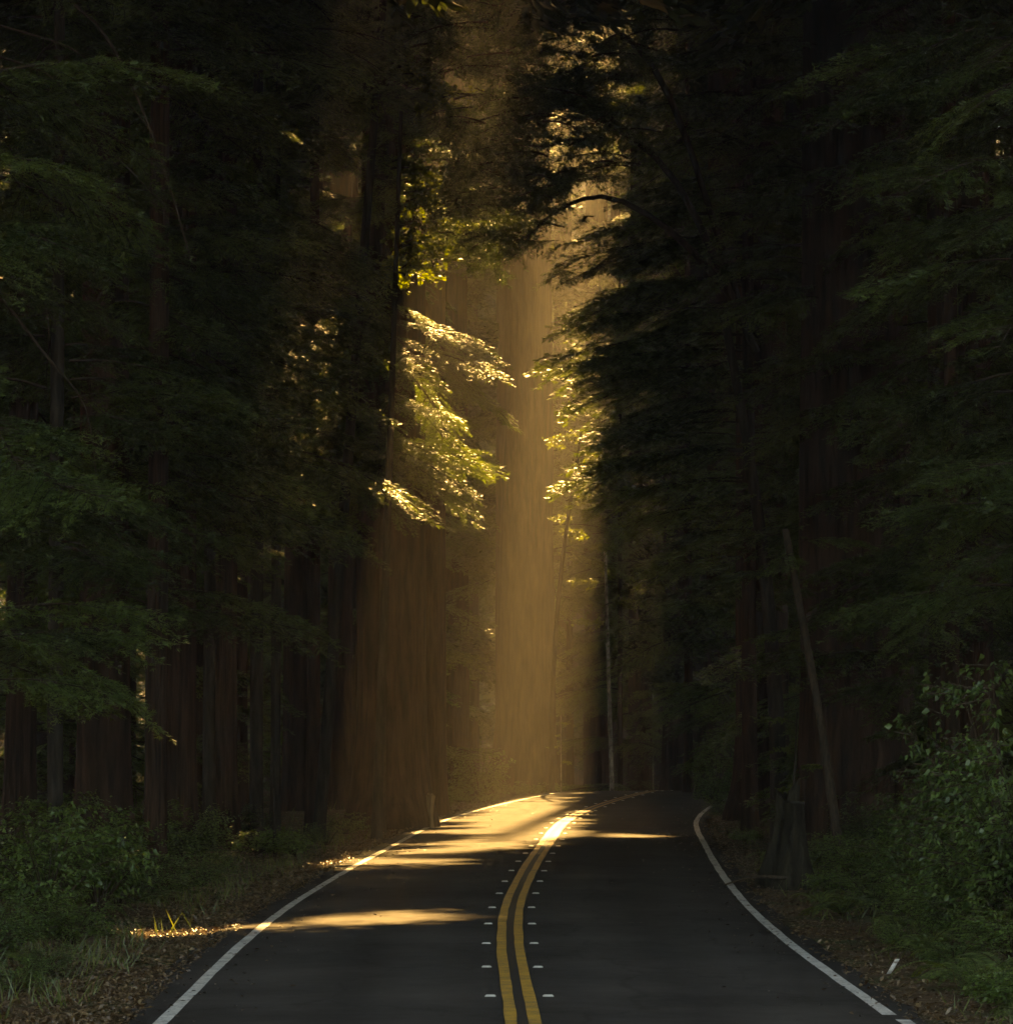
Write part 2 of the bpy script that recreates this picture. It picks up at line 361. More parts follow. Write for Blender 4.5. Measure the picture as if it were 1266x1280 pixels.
def leafy_branch(name, L, ntw, nleaf, ll, lw, mat, spread=0.8, flat=0.5, up=0.25, wood=None, rad=0.03):
    """a broadleaf limb along +X with twigs in all directions and small leaves"""
    m = MB(); s = np.linspace(0, 1, 9); c = rng.uniform(-.25, .25, 3)
    ax = lambda t: np.stack([L * t, L * (c[0] * t * t + .1 * np.sin(5 * t + c[2] * 9)), L * (up * t - (up + .12 + c[1] * .4) * t * t)], -1)
    m.tube(ax(s), rad * L / 2.5 * (1 - s * 0.85), 5, 0)
    P, D, N = [], [], []
    for i in range(ntw):
        t = rng.uniform(0.18, 1); b = ax(np.array([t]))[0]
        d = np.array([rng.uniform(.1, 1), rng.uniform(-1, 1), rng.uniform(-flat, flat)]); d /= np.linalg.norm(d)
        l = L * rng.uniform(.12, .42) * spread; q = np.linspace(0, 1, 4)[:, None]
        cv = lambda q: b + d * l * q + np.array([0, 0, -0.18 * l]) * q * q
        m.tube(cv(q), 0.006 * (1.1 - q[:, 0]), 3, 0)
        u = rng.uniform(.15, 1.03, (nleaf, 1)); p = cv(u) + rng.normal(0, .035 * L / 2.5, (nleaf, 3))
        dd = d * .7 + rand_unit(nleaf) * np.array([.9, .9, .45]); P.append(p); D.append(dd)
        N.append(np.array([0, 0, 1.]) + rng.normal(0, .55, (nleaf, 3)))
    P, D, N = map(np.concatenate, (P, D, N)); n = len(P)
    m.blades(P, D, N, ll * rng.uniform(.65, 1.25, n), lw * rng.uniform(.75, 1.2, n), 1, 0.5, 0.12)
    return m.mesh(name, [wood or M_twig, mat])

BOUGH = [conifer_branch('redwood_bough', L, ns_, 26, 0.085, 0.020, 5, dr, wd) for L, ns_, dr, wd in
         ((3.4, 40, .30, .36), (3.6, 44, .38, .32), (3.0, 36, .24, .40), (3.8, 42, .46, .30), (2.6, 34, .30, .42), (3.2, 38, .34, .36))]
BOUGH_L = [3.4, 3.6, 3.0, 3.8, 2.6, 3.2]
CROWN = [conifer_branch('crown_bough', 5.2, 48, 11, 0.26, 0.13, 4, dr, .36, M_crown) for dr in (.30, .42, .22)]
BAY = [leafy_branch('bay_bough', 2.4, 46, 26, 0.085, 0.032, M_bay) for _ in range(4)]
MAPLE = [leafy_branch('maple_bough', 2.0, 26, 14, 0.13, 0.11, M_maple, flat=.25) for _ in range(3)]

def trunk_mesh(name, r0, r1, H, mat, flare=0.45, lean=(0, 0), curve=0.0, seg=40, nh=46, furrow=0.045, seed=0):
    m = MB(); t = np.concatenate([np.linspace(0, 0.08, 9)[:-1], np.linspace(0.08, 1, nh)]); z = t * H - 0.5 * (1 - t)
    th = np.arange(seg) / seg * 2 * np.pi
    prof = r1 + (r0 - r1) * (1 - t) ** 1.15 + r0 * flare * np.exp(-np.maximum(z, 0) / max(.55, r0 * 1.1))
    T, Z = np.meshgrid(th, z)
    wob = (vnoise(np.cos(T) * 3 + 7, np.sin(T) * 3 + Z * .12, seed) - .5) * .10
    fr = np.abs(vnoise(T * seg / 2 / np.pi * 0.30 + 50, Z * .16, seed + 1) - .5) * 2
    but = (vnoise(np.cos(T) * 1.6 + 20, np.sin(T) * 1.6 + 9, seed + 2) - .5) * np.exp(-np.maximum(Z, 0) / 1.4) * .7
    rr = prof[:, None] * (1 + wob + but + (fr - .5) * furrow * 2)
    cx_ = lean[0] * t + curve * np.sin(t * math.pi); cy_ = lean[1] * t
    m.add(np.stack([cx_[:, None] + rr * np.cos(T), cy_[:, None] + rr * np.sin(T), Z], -1).reshape(-1, 3), [], 0) if False else None
    v = np.stack([cx_[:, None] + rr * np.cos(T), cy_[:, None] + rr * np.sin(T), Z], -1).reshape(-1, 3)
    n = len(z); i = np.arange(n - 1)[:, None] * seg; j = np.arange(seg)[None]; j2 = (j + 1) % seg
    m.add(v, np.stack([i + j, i + j2, i + seg + j2, i + seg + j], -1).reshape(-1, 4), 0)
    m.add(np.concatenate([v[-seg:], v[-seg:].mean(0, keepdims=True) + [[0, 0, r1 * .5]]]), [(a, (a + 1) % seg, seg) for a in range(seg)], 0)
    return m.mesh(name, [mat], True)

SAMPLE = {}
def put_branch(root, me, L, base, az, pitch, sc, name='branch', check=True, roll=0.0):
    """bough of mesh me from local point base; left out where its leaves would close a light opening"""
    if check:
        w = np.array(root.location + Vector(base)); R_ = L * sc
        d = w[None] - OPa[:, :3]; t = d @ Sv; perp = np.linalg.norm(d - t[:, None] * Sv, axis=-1)
        near = (perp < R_ * 1.1 + OPa[:, 3]) & (t > OPa[:, 4] - R_ * 1.1)
        if near.any():
            if me.name not in SAMPLE:
                co = np.empty(len(me.vertices) * 3, np.float32); me.vertices.foreach_get('co', co); co = co.reshape(-1, 3)
                SAMPLE[me.name] = co[rng.choice(len(co), min(500, len(co)), False)]
            Mx = np.array(Matrix.Rotation(az, 3, 'Z') @ Matrix.Rotation(-pitch, 3, 'Y') @ Matrix.Rotation(roll, 3, 'X'))
            pts = (SAMPLE[me.name] * sc) @ Mx.T + w; O = OPa[near]
            d = pts[:, None] - O[None, :, :3]; t = d @ Sv; perp = np.linalg.norm(d - t[..., None] * Sv, axis=-1)
            if np.any((t > O[None, :, 4]) & (perp < O[None, :, 3])): return None
    return link(name, me, root, base, (roll, -pitch, az), sc)

def tree(name, px, d, label, r0, r1=None, H=60, lean=(0, 0), curve=0, mat=None, flare=.45, group=None, seg=40, dx=0.0, x=None, me=None, sc=None, cat='tree'):
    x = (px - CX) * d / F + dx if x is None else x
    root = thing(name, (x, d, gzf(x, d)), label, cat, group)
    me = me or trunk_mesh('trunk', r0, r1 or r0 * .35, H, mat or M_bark, flare, lean, curve, seg, seed=int(px * 7 + d) % 97)
    link('trunk', me, root, sc=sc, rot=(0, 0, 0))
    root['_h'] = H; del root['_h']
    return root, lambda z: Vector((lean[0] * z / H + curve * math.sin(z / H * math.pi), lean[1] * z / H, z))

def boughs(root, axis, zs, az_range=(0, 2 * math.pi), sc=(0.8, 1.2), pitch=(-.25, .15), meshes=BOUGH, Ls=BOUGH_L, off=0.2, check=True):
    for z in zs:
        k = random.randrange(len(meshes)); az = U(*az_range)
        b = axis(z) + Vector((math.cos(az) * off, math.sin(az) * off, 0))
        put_branch(root, meshes[k], Ls[k], b, az, U(*pitch), U(*sc), check=check, roll=U(-.25, .25))

def crown(root, axis, z0, z1, n, r0=1.15, r1=0.5):
    for i in range(n):
        t = (i + U(0, 1)) / n; z = z0 + (z1 - z0) * t; az = i * 2.4 + U(-.5, .5)
        sc_ = (r0 + (r1 - r0) * t) * U(.85, 1.15)
        if put_branch(root, CROWN[i % 3], 5.2, axis(z), az, U(-.25, .1), sc_, roll=U(-.3, .3)): continue
        left = 3                                         # a bough that would close an opening gives way to shorter ones
        for tries in range(16):
            if put_branch(root, CROWN[(i + tries) % 3], 5.2, axis(z + U(-.6, .6)), az + U(-.7, .7), U(-.3, .3), sc_ * U(.35, .9) * (1 - tries * .03), roll=U(-.4, .4)): left -= 1
            if left == 0: break

def zrange(d, py0, py1, n):                              # n heights between two photo rows at distance d
    a, b = at(633, py0, d).z, at(633, py1, d).z
    return [U(a, b) for _ in range(n)]

PI = math.pi
# ------------------------------------------------------------------ named trees, left of the road
A, ax = tree('redwood_tree', 490, 90, 'thick furrowed redwood beside the pale stub at the left road edge', 0.80, 0.42, 62, flare=.42, seg=64)
crown(A, ax, 25, 58, 44)
A2, ax = tree('redwood_tree', 537, 100, 'redwood half hidden behind the thick furrowed trunk by the pale stub', 0.42, 0.2, 58, flare=.3)
crown(A2, ax, 27, 55, 40)
B1, ax = tree('redwood_tree', 374, 100, 'dark redwood trunk left of the thick furrowed one, in shadow', 0.46, 0.25, 60, flare=.35, lean=(.6, 0))
crown(B1, ax, 26, 56, 40)
B2, ax = tree('leaning_tree', 396, 82, 'slim dark trunk leaning right in front of a redwood', 0.13, 0.06, 26, lean=(2.0, 0), mat=M_grey, flare=.2, seg=16)
boughs(B2, ax, [U(9, 24) for _ in range(16)], sc=(.5, .9))
B3, ax = tree('redwood_tree', 425, 106, 'redwood seen in the gap behind the furrowed roadside trunk', 0.33, 0.18, 56, flare=.3)
crown(B3, ax, 27, 54, 36)
C1, ax = tree('slim_fir_tree', 321, 80, 'slim straight black fir trunk standing before the left thicket', 0.15, 0.05, 34, flare=.25, mat=M_grey, seg=20)
boughs(C1, ax, zrange(80, 620, -40, 42), sc=(.7, 1.1)); boughs(C1, ax, zrange(80, -40, -900, 30), sc=(.7, 1.1)); boughs(C1, ax, zrange(80, 850, 620, 4), sc=(.35, .5))
C2, ax = tree('slim_fir_tree', 346, 82, 'thinner black trunk just right of the slim straight fir', 0.09, 0.03, 22, flare=.2, mat=M_grey, seg=14)
boughs(C2, ax, zrange(82, 500, -100, 14), sc=(.5, .8))
L5, ax = tree('redwood_tree', 392, 86.5, 'young redwood with gold lit boughs at the edge of the left thicket', 0.16, 0.06, 30, flare=.25, seg=18)
boughs(L5, ax, zrange(86.5, 600, 350, 34), (-2.6, 0.5), (.55, .85), (-.45, -.1), check=False); boughs(L5, ax, zrange(86.5, 330, -300, 34), sc=(.6, .95))
L7, ax = tree('redwood_tree', 512, 94, 'young redwood behind the furrowed trunk holding gold boughs toward the light shaft', 0.15, 0.05, 30, flare=.25, seg=18)
boughs(L7, ax, zrange(94, 560, 400, 18), (-1.0, 0.5), (.45, .78), (-.5, -.1), check=False); boughs(L7, ax, zrange(94, 380, -200, 26), sc=(.45, .75))
boughs(L7, ax, zrange(94, 600, 380, 10), (1.6, 4.2), (.4, .7), (-.4, 0))
L6, ax = tree('young_redwood_tree', 478, 86.2, 'young redwood spreading gold boughs across the thick furrowed trunk', 0.085, 0.03, 17, flare=.2, seg=14, mat=M_twig)
boughs(L6, ax, zrange(86.2, 600, 370, 34), (-3.4, 0.9), (.45, .8), (-.45, -.05), check=False, off=.08); boughs(L6, ax, zrange(86.2, 370, 100, 12), sc=(.4, .6), off=.08)
L2, ax = tree('redwood_tree', 130, 64, 'broad redwood deep inside the dim left thicket of green boughs', 0.42, 0.25, 50, flare=.3)
boughs(L2, ax, zrange(64, 840, -80, 52), sc=(.75, 1.15), off=.35); crown(L2, ax, 19, 46, 38)
L1, ax = tree('redwood_tree', -60, 50, 'redwood at the near end of the left thicket with drooping boughs', 0.35, 0.2, 44, flare=.3)
boughs(L1, ax, zrange(50, 860, -60, 34), (-1.6, 1.6), (.6, .95), off=.3); crown(L1, ax, 16, 40, 30)
L4, ax = tree('redwood_tree', 235, 84, 'wide black redwood trunk sunk in the shade of the left thicket', 0.62, 0.35, 58, flare=.35)
boughs(L4, ax, zrange(84, 700, -80, 46), sc=(.9, 1.3), off=.45); crown(L4, ax, 24, 54, 40)
L8, ax = tree('redwood_tree', 40, 88, 'redwood far back in the left thicket behind hanging boughs', 0.55, 0.3, 58, flare=.35)
boughs(L8, ax, zrange(88, 760, -80, 40), sc=(.9, 1.3), off=.45); crown(L8, ax, 24, 54, 40)
L9, ax = tree('young_redwood_tree', 300, 96, 'young redwood with dense green boughs above the black slim trunks', 0.2, 0.08, 40, flare=.3)
boughs(L9, ax, zrange(96, 620, -80, 44), sc=(.8, 1.2), off=.2); boughs(L9, ax, zrange(96, -80, -900, 30), sc=(.8, 1.2))
for (px, d, lab, y1, nb_) in ((70, 58, 'young fir with pale green sprays at the front of the left thicket', 700, 46), (190, 70, 'young fir with dense sprays between the bare limbs and the slim black trunk', 660, 52),
                          (262, 74, 'young fir crowding the slim straight black trunk', 560, 44), (345, 89, 'young fir under the gold lit boughs of the left thicket', 520, 40), (455, 92, 'young fir rising above the gold boughs near the maple', 330, 34)):
    t_, ax = tree('young_fir_tree', px, d, lab, 0.13, 0.04, 26, flare=.2, seg=14, mat=M_grey)
    boughs(t_, ax, zrange(d, y1, -60, nb_), sc=(.6, 1.0)); boughs(t_, ax, zrange(d, -60, -500, 14), sc=(.5, .8))
# maple hanging its bright leaves over the road
MP, ax = tree('maple_tree', 470, 82, 'slim maple with bright yellow green leaves beside the gold boughs', 0.11, 0.04, 15, lean=(0.5, 0), mat=M_grey, flare=.2, seg=14)
for (px, py, s_) in ((520, 215, .55), (500, 320, .6), (545, 305, .5), (540, 255, .45), (530, 100, .5), (480, 345, .4), (560, 130, .45)):
    tip = at(px, py, 84); z = tip.z - MP.location.z - .2; b = ax(z); v = tip - MP.location - b
    az = math.atan2(v.y, v.x); L_ = math.hypot(v.x, v.y)
    put_branch(MP, random.choice(MAPLE), 2.0, b, az, .05, max(.45, L_ / 2.0), check=False)
    put_branch(MP, random.choice(MAPLE), 2.0, b + Vector((0, 0, .15)), az + U(-.5, .5), .1, max(.35, L_ / 2.6), check=False)
# bare drooping limbs in front of the left thicket
DL, ax = tree('bare_limbed_tree', -40, 56, 'tree with long bare dark limbs drooping across the left thicket', 0.16, 0.06, 16, mat=M_grey, flare=.2, seg=16)
def limb(root, pts, r, name='limb', mat=None):
    m = MB(); p = np.array([list(q - root.location) for q in pts]); n = 14
    t = np.linspace(0, len(p) - 1, n); pp = np.stack([np.interp(t, np.arange(len(p)), p[:, k]) for k in range(3)], -1)
    for _ in range(2): pp[1:-1] = (pp[:-2] + 2 * pp[1:-1] + pp[2:]) / 4
    m.tube(pp, r * np.linspace(1, .25, n), 6, 0)
    return link(name, m.mesh(name, [mat or M_twig], True), root)
for pts, r in (([(-40, -40), (110, 0), (170, 110), (215, 240), (240, 330)], .035), ([(-40, 60), (70, 90), (130, 180), (210, 260)], .025), ([(-40, 120), (20, 190), (40, 260), (38, 330)], .018),
               ([(-40, 330), (10, 380), (60, 450), (110, 500), (120, 590)], .03), ([(-40, 250), (20, 310), (62, 390), (60, 450)], .018), ([(-40, 20), (100, 60), (200, 175)], .02)):
    limb(DL, [at(x_, y_, 56 - .004 * x_) for x_, y_ in pts], r)

# ------------------------------------------------------------------ named trees, right of the road
Fm, ax = tree('redwood_tree', 1068, 77, 'massive dark redwood with ridged bark behind the leaning stem', 1.12, 0.6, 64, flare=.3, seg=72)
boughs(Fm, ax, zrange(77, 420, -80, 24), (2.5, 3.9), (.45, .75), (-.35, .1), off=1.0); boughs(Fm, ax, zrange(77, 600, -80, 7), (-1.6, -.2), (.3, .5), (-.35, .05), off=1.0)
crown(Fm, ax, 22, 60, 46)
G, ax = tree('redwood_tree', 952, 98, 'black redwood trunk with flared foot at the right road bend', 0.66, 0.4, 62, flare=.45, seg=56)
crown(G, ax, 26, 58, 44); boughs(G, ax, zrange(98, 420, -100, 24), sc=(.7, 1.0), off=.6)
R1, ax = tree('hemlock_tree', 885, 88, 'hemlock at the right bend reaching dark boughs across the light shaft', 0.17, 0.05, 36, flare=.2, seg=18)
R1.location.x += 0.9; 
for (px, py) in ((668, 460), (690, 385), (700, 340), (712, 505), (700, 600), (735, 560), (722, 420), (745, 630), (730, 300), (760, 250), (775, 660), (790, 200), (740, 470), (765, 520), (755, 380), (780, 320), (800, 420), (790, 580), (810, 150), (830, 90), (820, 690), (812, 260), (808, 480)):
    for rep in range(2):
        dd = 88 + U(-1.5, 1.5) if rep else 88 - U(0, 1)
        tip = at(px + U(0, 30) * rep, py + U(-18, 18) * rep, dd); v = tip - R1.location; Lh = math.hypot(v.x, v.y)
        kk = random.randrange(6); sc_ = min(1.35, Lh / (BOUGH_L[kk] * .95)); z = v.z + BOUGH_L[kk] * sc_ * .16
        off = max(0, Lh - BOUGH_L[kk] * sc_)
        az = math.atan2(v.y, v.x)
        put_branch(R1, BOUGH[kk], BOUGH_L[kk], Vector((math.cos(az) * off, math.sin(az) * off, z)), az, -.02, sc_, check=False)
boughs(R1, ax, zrange(88, 720, -80, 60), sc=(.6, 1.0)); boughs(R1, ax, zrange(88, -80, -1100, 40), sc=(.7, 1.1))
R3, ax = tree('redwood_tree', 1190, 66, 'redwood in the black wood right of the massive ridged trunk', 0.13, 0.07, 44, flare=.3)
boughs(R3, ax, zrange(66, 820, -80, 56), (-2.0, 2.2), (.5, .95), off=.2); crown(R3, ax, 20, 48, 38)
R4, ax = tree('redwood_tree', 1330, 52, 'redwood with pale green sprays at the near end of the right wood', 0.4, 0.22, 46, flare=.3)
boughs(R4, ax, zrange(52, 800, -60, 40), (1.5, 4.6), (.6, .95), off=.3); crown(R4, ax, 17, 42, 32)
R6, ax = tree('young_redwood_tree', 1130, 90, 'young redwood filling the dark behind the massive ridged trunk', 0.22, 0.09, 42, flare=.3)
boughs(R6, ax, zrange(90, 640, -80, 44), sc=(.8, 1.2))
# bay tree arching over the road
BT, ax = tree('bay_tree', 975, 84, 'bay tree arching its dark small leaves high over the road', 0.20, 0.09, 11, lean=(-1.2, -.4), curve=.3, mat=M_grey, flare=.2, seg=18)
limb(BT, [at(950, 420, 84), at(860, 300, 83.5), at(760, 235, 83), at(690, 262, 83), at(640, 320, 83)], .09, mat=M_grey)
limb(BT, [at(945, 440, 84), at(840, 200, 83), at(700, 120, 82.5), at(600, 150, 82.5)], .09, mat=M_grey)
limb(BT, [at(940, 430, 84), at(830, 80, 83), at(720, 0, 82.5), at(620, -40, 82.5)], .09, mat=M_grey)
poly = [(575, 60), (560, 130), (575, 215), (570, 275), (600, 300), (650, 290), (690, 250), (720, 190), (690, 130), (730, 90), (760, 40), (700, 20), (640, 10), (600, -10), (650, 100), (640, 170), (620, 230), (660, 220), (660, 50), (610, 70), (700, 90), (620, 140), (590, 180), (780, 90), (800, 30), (600, 250), (600, 20), (560, 30), (640, -20), (680, 0), (700, -30), (720, 160), (745, 130), (770, 160), (740, 205), (650, 130), (580, 250), (620, 280), (560, 180)]
for (px, py) in poly:
    for rep in range(4):
        p = at(px + U(-22, 22), py + U(-22, 22), 82.5 + U(-1.3, 1.3)) - BT.location; az = U(0, 2 * PI)
        s_ = U(.6, .95); p -= Vector((math.cos(az), math.sin(az), 0)) * 1.1 * s_
        put_branch(BT, random.choice(BAY), 2.4, p, az, U(-.2, .2), s_, check=False)
for (px, py) in ((735, 300), (720, 340), (745, 270), (800, 180), (770, 210), (840, 130), (700, 300), (860, 60), (720, 130), (760, 60), (745, 20), (690, 30), (780, 120), (810, 60), (730, 215), (700, 60), (720, -10)):
    p = at(px, py, 83.2) - BT.location; put_branch(BT, random.choice(BAY), 2.4, p, U(2, 4.5), -.2, U(.3, .45), check=False)

# ------------------------------------------------------------------ trees beyond the bend
J, ax = tree('redwood_tree', 656, 140, 'tall smooth redwood trunk standing in the golden light shaft', 1.08, 0.66, 46, flare=.15, seg=56)
crown(J, ax, 34, 45, 24)
K, ax = tree('leaning_tree', 690, 131, 'slender dark stem curving right beside the trunk in the light shaft', 0.10, 0.05, 12, lean=(1.0, 0), curve=-.35, mat=M_grey, flare=.2, seg=12)
for z in (8.5, 9, 9.6, 10.2, 11, 11.6): put_branch(K, random.choice(MAPLE), 2.0, ax(z), U(-1, 3), .1, U(.5, .9), check=False)
PW, ax = tree('lit_edge_stem', 765, 138, 'slender stem coloured pale like a sunlit trunk edge against the black wood', 0.085, 0.05, 9, lean=(-.25, 0), mat=M_pale, flare=.15, seg=12)  # sunlit edge of a trunk, put into the colour as a pale stem
for z in (6, 6.7, 7.4, 8, 8.6): put_branch(PW, random.choice(MAPLE), 2.0, ax(z), U(0, 6.2), .1, U(.5, .9), check=False)
opening_stem = None
FT = [trunk_mesh('trunk', 0.62, 0.28, 62, M_bark, .35, seg=28, nh=26, seed=s_) for s_ in (31, 32, 33)]
STR = lambda z: Vector((0, 0, z))
def far_tree(x, y, k, s=1.0, low=0, cr=44, label='redwood in the dark wood beyond the crest of the road', group='redwoods beyond the road crest', z0=26, reach=1.15):
    root = thing('redwood_tree', (x, y, gzf(x, y)), label, 'tree', group)
    link('trunk', FT[k % 3], root, rot=(0, 0, U(0, 6)), sc=(s, s, 1))
    crown(root, STR, z0, 60, cr, reach, reach * (.85 if reach > 1.3 else .5))
    for i in range(low):
        z = U(5, z0 + 4); az = U(-1.2, 1.2) if x > 6 and y < 85 else U(0, 2 * PI)
        if y > 140: put_branch(root, CROWN[i % 3], 5.2, STR(z), az, U(-.3, .1), U(.55, .95), roll=U(-.3, .3))
        else: put_branch(root, BOUGH[i % 6], BOUGH_L[i % 6], STR(z), az, U(-.3, .1), U(.6, 1.05), roll=U(-.3, .3))
    return root
for i, (px, d, low) in enumerate(((800, 162, 14), (845, 150, 16), (878, 175, 16), (745, 185, 18), (905, 140, 14), (830, 200, 24), (568, 150, 18), (585, 215, 26), (520, 170, 18),
                                  (480, 150, 14), (450, 190, 20), (410, 165, 16), (345, 150, 14), (950, 170, 18), (1000, 150, 14), (980, 205, 20), (640, 230, 26), (720, 250, 28), (790, 240, 28),
                                  (540, 240, 26), (880, 245, 26), (660, 262, 26), (760, 268, 28), (590, 270, 26), (480, 255, 24), (840, 275, 26), (920, 265, 24))):
    far_tree((px - CX) * d / F, d, i, U(.7, 1.15), low)
for (px, d, lab) in ((712, 165, 'young redwood glowing gold in the gap above the far bend'), (748, 176, 'young redwood behind the gold one in the gap above the bend')):
    t_, ax = tree('young_redwood_tree', px, d, lab, 0.16, 0.05, 38, flare=.2, seg=14)
    boughs(t_, ax, zrange(d, 620, -40, 64), sc=(.6, 1.0), check=False)
# foliage low behind the bend, at the side of the road
for i, (px, d, lab) in enumerate(((735, 150, 'young redwood right of the light shaft with drooping dim boughs'), (860, 130, 'young redwood at the far right bend above the dark hedge'), (800, 175, 'young redwood hanging boughs over the far end of the road'))):
    t_, ax = tree('young_redwood_tree', px, d, lab, 0.16, 0.05, 30, flare=.2, seg=14)
    if i == 0: t_.location.x -= 1.6
    boughs(t_, ax, zrange(d, 800, 380, 40), sc=(.8, 1.2), check=False); boughs(t_, ax, zrange(d, 380, -200, 24), sc=(.8, 1.2))

for (px, d) in ((20, 74), (95, 80), (165, 92), (1120, 84), (1175, 76), (1240, 72), (1075, 96), (1225, 94), (1262, 84), (60, 112), (150, 118), (235, 110), (290, 124), (345, 132), (1020, 118), (1090, 110), (1150, 122), (1210, 112), (1255, 126), (930, 128), (480, 136), (775, 158), (790, 164), (82, 104), (70, 96)):
    t_, ax = tree('young_redwood_tree', px, d, 'young redwood filling the dark gaps between the trunks of the stand', 0.12, 0.04, 24, flare=.2, seg=12, group='young redwoods between the trunks')
    boughs(t_, ax, [U(.6, 14) for _ in range(34)], sc=(.8, 1.2))
# shade stand: redwoods either side whose crowns close over the road
nS = 0
for y in np.arange(41, 205, 7.0):
    for off in (-16.5, -9.5, 8.5, 15.5) + ((-6.4, 6.8) if 60 < y < 86 else ()) + ((-24.0, 23.0) if y > 60 else ()):
        yy = y + U(-2.5, 2.5) + (4 if off in (-9.5, 15.5) else 0); xx = float(rc(yy)) + off + U(-1.2, 1.2)
        px = CX + xx * F / yy
        if yy < 130 and abs(off) < 12 and 560 < px < 900 or yy < 100 and (890 < px < 1165 or 350 < px < 560): continue
        side = 2 if yy > 135 else (0 if off < 0 else 1)
        lab_ = ('shaded redwood in the stand behind the leaf strewn verge', 'shaded redwood in the stand above the ferny bank', 'shaded redwood in the stand flanking the road past its crest')[side]
        far_tree(xx, yy, nS, U(.5, 1.0) if yy > 140 or not -50 < px < 1320 else U(.25, .5), 14 if yy > 60 else 0, 66, lab_, ('redwoods behind the leaf strewn verge', 'redwoods above the ferny bank', 'redwoods flanking the road past the crest')[side], max(15, .19 * yy + 4), 1.5); nS += 1

for y in (20, 27, 34):  # unseen redwoods added to keep skylight off the haze near the camera
    for off in (-15, -8.5, 8, 14.5):
        yy = y + U(-2, 2); far_tree(float(rc(yy)) + off, yy, nS, U(.5, 1.), 0, 40, 'unseen redwood added to shade the air over the near road', 'redwoods added over the near road', 33, 1.6); nS += 1
# ------------------------------------------------------------------ far wood that reads as one mass
m = MB(); n = 60000
x = rng.uniform(-75, 75, n); y = rng.uniform(284, 330, n); z = gz(x, y) + rng.uniform(0, 1, n) ** 1.2 * 62
P = np.stack([x, y, z], -1); D = rand_unit(n) * [1, 1, .5]; N = np.array([0, 0, 1.]) + rng.normal(0, .5, (n, 3))
m.blades(P, D, N, rng.uniform(.8, 1.8, n), rng.uniform(.3, .6, n), 0)
n = 26000
y = rng.uniform(70, 290, n); x = rc(y) + np.where(rng.uniform(size=n) < .5, -1, 1) * rng.uniform(31, 42, n); z = gz(x, y) + rng.uniform(0, 1, n) ** 1.3 * 30
m.blades(np.stack([x, y, z], -1), rand_unit(n) * [1, 1, .5], np.array([0, 0, 1.]) + rng.normal(0, .5, (n, 3)), rng.uniform(.8, 1.7, n), rng.uniform(.3, .6, n), 0)
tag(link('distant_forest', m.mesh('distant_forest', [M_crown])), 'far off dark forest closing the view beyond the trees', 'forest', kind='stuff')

# ------------------------------------------------------------------ undergrowth
def shrub_mesh(name, rx, h, nst, nleaf, ll, lw, mat):
    m = MB(); w = MB(); P, D, N = [], [], []
    for i in range(nst):
        az = rng.uniform(0, 2 * PI); rr = rx * rng.uniform(.25, 1) ** .6; hh = h * rng.uniform(.35, 1) * (1 - .35 * (rr / rx) ** 2)
        q = np.linspace(0, 1, 7)[:, None]; tip = np.array([math.cos(az) * rr, math.sin(az) * rr, hh])
        cv = lambda q: np.concatenate([tip[0] * q ** 1.3, tip[1] * q ** 1.3, tip[2] * (q * 1.25 - .25 * q * q)], 1)
        w.tube(cv(q), 0.012 * (1.1 - q[:, 0]), 4, 0)
        for j in range(5):                               # flat leafy side twigs
            t = rng.uniform(.4, 1.0); b = cv(np.array([[t]]))[0]; a2 = az + rng.uniform(-1.5, 1.5); l = rx * rng.uniform(.2, .5)
            d = np.array([math.cos(a2), math.sin(a2), rng.uniform(-.15, .25)]); w.tube(b + d * l * q[::3], 0.004 * np.ones(3), 3, 0)
            u = rng.uniform(0, 1, (nleaf, 1)); P.append(b + d * l * u + rng.normal(0, .03, (nleaf, 3)))
            sg = np.where(rng.uniform(size=(nleaf, 1)) < .5, 1, -1); e = np.array([-d[1], d[0], 0])
            D.append(d * .7 + e * sg * rng.uniform(.3, 1, (nleaf, 1)) + rng.normal(0, .2, (nleaf, 3)) - [0, 0, .2]); N.append(np.array([0, 0, 1.]) + rng.normal(0, .38, (nleaf, 3)))
    P, D, N = map(np.concatenate, (P, D, N)); n = len(P)
    m.blades(P, D, N, ll * rng.uniform(.6, 1.2, n), lw * rng.uniform(.7, 1.2, n), 0, 0.45, .15)
    return w.mesh('stems', [M_twig]), m.mesh('foliage', [mat])
SH = [shrub_mesh('shrub', 1.0, 1.3, 34, 15, .075, .042, M_shrub), shrub_mesh('shrub', 1.0, 1.2, 40, 18, .055, .032, M_shrub),
      shrub_mesh('shrub', 1.0, 1.0, 30, 12, .10, .065, M_shrub), shrub_mesh('shrub', 1.0, 1.6, 64, 17, .075, .042, M_shrub)]
def shrub(x, y, s, k, label, group=None, sz=None, name='shrub'):
    r = thing(name, (x, y, gzf(x, y) - .03), label, 'shrub', group, U(0, 6))
    link('stems', SH[k][0], r, sc=(s, s, sz or s)); link('foliage', SH[k][1], r, sc=(s, s, sz or s)); return r
def gp(px, d): return (px - CX) * d / F
